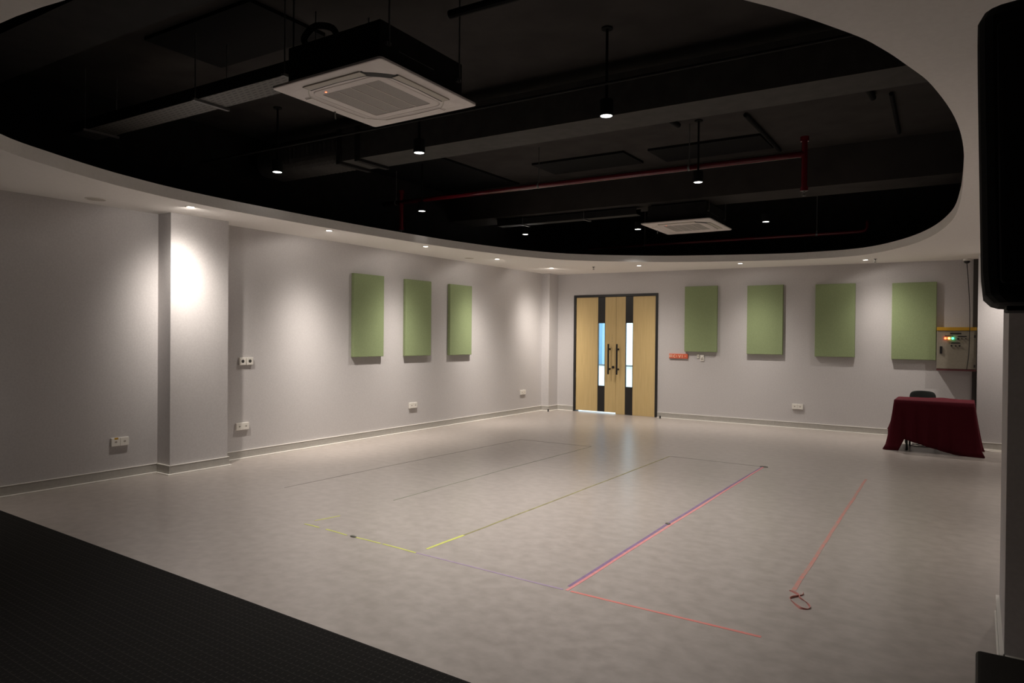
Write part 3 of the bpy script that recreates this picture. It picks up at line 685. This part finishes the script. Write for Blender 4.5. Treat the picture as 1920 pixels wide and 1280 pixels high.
# dark slab panels
for (x0, x1, ya, yb, lab) in ((-5.28, -3.90, 8.30, 8.96, 'dark square ceiling panel left of the long pendant stem'), (-3.60, -2.20, 8.38, 9.04, 'dark square ceiling panel right of the long pendant stem'),
                              (-7.50, -6.12, 6.4, 9.3, 'broad black ceiling panel above the left riser'), (-5.75, -4.43, 3.10, 3.80, 'dark ceiling panel above the perforated cable tray')):
    o = obj('ceiling_panel', skbox(BM(), x0, x1, ya, yb, SLAB-0.03, SLAB), M['soot']); tag(o, lab, 'ceiling panel', 'dark panels on the slab')
for (p, q_, rr, lab) in (((-2.90, 6.96), (-2.87, 7.57), 0.03, 'short dark conduit on the slab right of the brightest pendant'), ((-2.13, 7.62), (-2.16, 9.30), 0.025, 'dark conduit on the slab right of the long pendant stem'),
                         ((-0.93, 7.15), (-0.91, 7.75), 0.03, 'short dark conduit on the slab near the right rim of the opening'), ((-0.75, 7.75), (-0.81, 9.27), 0.02, 'thin dark conduit on the slab farthest right')):
    o = obj('conduit', cyl(BM(), (p[0], p[1], SLAB-rr), (q_[0], q_[1], SLAB-rr), rr, 10), M['soot']); tag(o, lab, 'conduit', 'dark conduits overhead')
o = obj('conduit', cyl(BM(), (-7.4, sky_(4.70, -7.4), 3.5), (0.9, sky_(4.70, 0.9), 3.5), 0.011, 10), M['black']); tag(o, 'long thin grey conduit crossing in front of the air duct', 'conduit', 'dark conduits overhead')
o = obj('conduit', cyl(BM(), (-3.1, 3.75, 3.8), (0.9, 4.03, 3.8), 0.03, 10), M['soot']); tag(o, 'black conduit running right from above the near air conditioner', 'conduit', 'dark conduits overhead')
# perforated tray
def tray(lab, x0, x1, y4, w, z, hangers, mt):
    t = thing('cable_tray', lab, 'cable tray', (0, 0, 0), 0, 'cable trays')
    obj('tray_bottom', skbox(BM(), x0, x1, y4-w/2, y4+w/2, z, z+0.006), mt, t)
    bm = BM(); skbox(bm, x0, x1, y4-w/2-0.004, y4-w/2, z, z+0.10); skbox(bm, x0, x1, y4+w/2, y4+w/2+0.004, z, z+0.10); obj('tray_side', bm, M['black'], t)
    for xx in hangers:
        bm = BM()
        for yy in (y4-w/2-0.02, y4+w/2+0.02): cyl(bm, (xx, sky_(yy, xx), z-0.01), (xx, sky_(yy, xx), SLAB), 0.005, 6)
        skbox(bm, xx-0.015, xx+0.015, y4-w/2-0.04, y4+w/2+0.04, z-0.02, z); obj('hanger', bm, M['rod'], t)
tray('perforated dark cable tray left of the near air conditioner', -7.2, -4.08, 3.36, 0.24, 3.44, (-6.9, -5.25, -4.2), M['perf'])
tray('narrow dark cable tray left of the far air conditioner', -6.7, -4.25, 9.62, 0.16, 3.38, (-6.2, -5.1), M['duct'])
# red pipes
def redpipe(lab, x0, x1, y4, z, r, hang, risers, elbow):
    t = thing('sprinkler_pipe', lab, 'pipe', (0, 0, 0), 0, 'red sprinkler pipes')
    P = lambda x, zz=z: (x, sky_(y4, x), zz)
    pts = [P(x0), P((x0+x1)/2), P(x1-0.10), P(x1-0.03, z+0.01), P(x1, z+0.05), P(x1, z+0.16)] if elbow else [P(x0), P((x0+x1)/2), P(x1)]
    obj('main_pipe', tube(BM(), pts, r, 14), M['redpipe'], t, smooth=True)
    for x, za, zb in risers:
        bm = BM(); cyl(bm, P(x, za), P(x, zb), r*0.9, 14); cyl(bm, P(x, zb-0.05), P(x, zb), r*1.3, 14); cyl(bm, P(x, za), P(x, za+0.04), r*1.2, 14); obj('riser', bm, M['redpipe'], t, smooth=False)
    for x in hang:
        bm = BM(); cyl(bm, P(x, z+r), P(x, SLAB), 0.005, 8); cyl(bm, P(x, z+r*1.2), P(x, z+r*2.2), 0.011, 8)
        cyl(bm, (x-0.012, sky_(y4, x), z), (x+0.012, sky_(y4, x), z), r*1.08, 16); obj('hanger', bm, M['rod'], t)
    return P
P1 = redpipe('long red sprinkler pipe crossing behind the long-stemmed pendant', -7.4, -1.55, 7.62, 3.5, 0.034, (-7.15, -4.75, -2.78), [(-7.05, 3.09, 3.67), (-1.55, 3.11, 3.68)], False)
P2 = redpipe('far red sprinkler pipe low behind the far air conditioner', -6.1, -1.44, 11.64, 3.2, 0.026, (-5.0, -2.15), [], True)
for x, z, lab in ((-7.05, 3.09, 'sprinkler head under the left riser of the long red pipe'), (-1.55, 3.11, 'sprinkler head under the right riser of the long red pipe')):
    sprinkler(x, sky_(7.62, x), z, lab)

# ------------------------------------------------------------------ loudspeaker on a pole and the black box under it
t = thing('loudspeaker', 'large black loudspeaker at the upper right edge, hung tilted', 'loudspeaker', (0.310, 2.20, 1.635), 0)
bm = BM(); lo = []
for z, wl, d in ((0.0, 0.27, 0.15), (0.006, 0.285, 0.17), (0.025, 0.302, 0.185), (0.08, 0.308, 0.19), (0.64, 0.322, 0.20), (0.69, 0.322, 0.20), (0.715, 0.310, 0.19), (0.725, 0.285, 0.17)):
    lo.append([(x, y, z) for x, y in rsq(wl, 0.05, 4, d)])
loft(bm, lo, True, True); cabn = obj('speaker_cabinet', bm, M['plastic'], t, bevel=0.004)
bm = BM(); lo = []
for z, wl in ((0.05, 0.27), (0.67, 0.285)): lo.append([(-wl, -0.205, z), (wl, -0.205, z), (wl, -0.17, z), (-wl, -0.17, z)])
loft(bm, lo, True, True); obj('speaker_grille', bm, M['soot'], t, bevel=0.01)
bm = BM(); cyl(bm, (0.10, 0, -0.025), (0.10, 0, 0.02), 0.045, 20); cyl(bm, (0.10, 0, -0.966), (0.10, 0, -0.02), 0.0175, 16); obj('pole', bm, M['plastic'], t)
bm = BM(); box(bm, -0.255, -0.20, -0.10, 0.10, -0.012, 0.006); obj('rubber_foot', bm, M['plastic'], t, bevel=0.004)
t = thing('subwoofer', 'black box at the lower right corner in front of the pillar', 'subwoofer', (0.352, 2.15, 0.010))
obj('sub_cabinet', box(BM(), -0.35, 0.34, -0.25, 0.25, 0.032, 0.646), M['subtop'], t, bevel=0.012, seg=3)
for sx in (-0.28, 0.27):
    for sy in (-0.19, 0.19): obj('rubber_foot', cyl(BM(), (sx, sy, 0.0), (sx, sy, 0.034), 0.03, 14), M['plastic'], t)
obj('sub_grille', box(BM(), -0.31, 0.30, -0.262, -0.248, 0.07, 0.60), M['soot'], t, bevel=0.004)
bm = BM(); cyl(bm, (0.058, 0.05, 0.644), (0.058, 0.05, 0.656), 0.035, 18); obj('pole_cup', bm, M['plastic'], t)

# ------------------------------------------------------------------ tape on the floor
def tape(lab, pts, w, mm, z=0.0012, group='tape lines on the floor'):
    n = []
    for a, b in zip(pts, pts[1:]):
        k = max(2, int(math.dist(a, b)/0.25))
        for i in range(k):
            u = i/k; n.append((a[0]+(b[0]-a[0])*u + random.uniform(-.003, .003), a[1]+(b[1]-a[1])*u + random.uniform(-.003, .003)))
    n.append(pts[-1])
    o = obj('floor_tape', strip(BM(), n, w, 0.0, z), M[mm]); tag(o, lab, 'tape', group); return o
tape('long pink tape strip on the floor, running beside the purple one', [(-2.062, 3.655), (-2.090, 5.45), (-2.125, 8.52)], 0.022, 'tpink')
tape('long purple tape strip on the floor, running beside the pink one', [(-2.086, 3.72), (-2.120, 5.40), (-2.140, 8.52)], 0.024, 'tpurple', 0.0010)
tape('worn orange tape strip on the floor, rightmost long line', [(-0.925, 4.46), (-0.965, 6.3), (-1.015, 8.485)], 0.026, 'tworn')
tape('orange tape strip across the floor, nearest the camera at right', [(-2.04, 3.655), (-1.45, 3.665), (-0.917, 3.672)], 0.020, 'torange')
tape('thin purple tape strip across the floor left of the pink corner', [(-3.30, 3.660), (-2.09, 3.655)], 0.015, 'tlilac')
o = None
bm = BM()
for a, b in (((-4.54, 3.690), (-4.36, 3.688)), ((-4.28, 3.688), (-4.02, 3.672)), ((-3.94, 3.672), (-3.66, 3.672)), ((-3.64, 3.674), (-3.30, 3.660))):
    strip(bm, [a, ((a[0]+b[0])/2, (a[1]+b[1])/2+0.003), b], 0.016, 0, 0.0012)
o = obj('floor_tape', bm, M['tyellow']); tag(o, 'torn yellow tape strip across the floor left of the purple one', 'tape', 'tape lines on the floor')
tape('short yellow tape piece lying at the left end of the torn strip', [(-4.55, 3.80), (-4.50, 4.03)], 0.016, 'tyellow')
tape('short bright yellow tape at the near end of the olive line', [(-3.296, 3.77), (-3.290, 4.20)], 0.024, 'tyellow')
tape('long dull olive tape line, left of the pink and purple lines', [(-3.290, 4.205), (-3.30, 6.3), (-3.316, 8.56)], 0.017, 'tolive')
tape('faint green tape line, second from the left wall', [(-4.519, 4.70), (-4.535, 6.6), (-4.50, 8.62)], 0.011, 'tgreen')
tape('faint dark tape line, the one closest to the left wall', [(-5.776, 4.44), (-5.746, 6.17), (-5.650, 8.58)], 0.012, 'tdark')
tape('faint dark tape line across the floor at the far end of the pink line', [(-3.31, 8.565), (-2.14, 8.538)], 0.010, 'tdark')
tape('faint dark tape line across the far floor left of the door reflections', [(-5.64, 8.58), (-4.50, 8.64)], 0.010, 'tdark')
for x, y, a, b, lab in ((-3.945, 3.672, 0.035, 0.020, 'dark crumpled scrap on the torn yellow strip'), (-2.118, 5.44, 0.028, 0.020, 'dark crumpled scrap midway along the purple line'), (-2.122, 8.53, 0.06, 0.022, 'dark crumpled scrap at the far end of the pink line')):
    bm = BM(); v0 = []
    for i in range(9): v0.append((x + a*math.cos(2*PI*i/9)*random.uniform(.6, 1.1), y + b*math.sin(2*PI*i/9)*random.uniform(.6, 1.1)))
    lo = [[(p[0], p[1], 0.0) for p in v0], [(x+(p[0]-x)*.9, y+(p[1]-y)*.9, 0.008) for p in v0], [(x+(p[0]-x)*.4, y+(p[1]-y)*.4, 0.013) for p in v0]]
    loft(bm, lo, True, True); o = obj('tape_scrap', bm, M['tdark']); tag(o, lab, 'tape scrap', 'tape scraps')
# loose ribbon loop: a band standing on edge
loop = spline([(-0.945, 4.445, 0), (-0.895, 4.405, 0), (-0.862, 4.345, 0), (-0.828, 4.318, 0), (-0.806, 4.275, 0), (-0.790, 4.232, 0), (-0.795, 4.200, 0), (-0.826, 4.182, 0), (-0.856, 4.212, 0), (-0.902, 4.290, 0), (-0.908, 4.320, 0), (-0.893, 4.360, 0), (-0.868, 4.412, 0), (-0.862, 4.440, 0)], 5)
bm = BM(); n = len(loop); Av, Bv = [], []
for i, p in enumerate(loop):
    hgt = 0.006 + 0.007*abs(math.sin(i*0.21)); d = (loop[min(i+1, n-1)] - loop[max(i-1, 0)]).normalized(); nx = Vector((-d.y, d.x, 0))
    lean = 0.005*math.sin(i*0.3)
    Av.append((p + nx*0.0015, p - nx*0.0015)); Bv.append((p + nx*(0.0015+lean) + Vector((0, 0, hgt)), p + nx*(-0.0015+lean) + Vector((0, 0, hgt))))
ring_ = [[bm.verts.new(A[0]), bm.verts.new(A[1]), bm.verts.new(B[1]), bm.verts.new(B[0])] for A, B in zip(Av, Bv)]
for A, B in zip(ring_, ring_[1:]):
    for i in range(4): bm.faces.new((A[i], A[(i+1) % 4], B[(i+1) % 4], B[i]))
bm.faces.new(ring_[0]); bm.faces.new(ring_[-1])
o = obj('ribbon_loop', bm, M['tloop']); tag(o, 'loose orange ribbon loop at the near end of the rightmost line', 'ribbon')
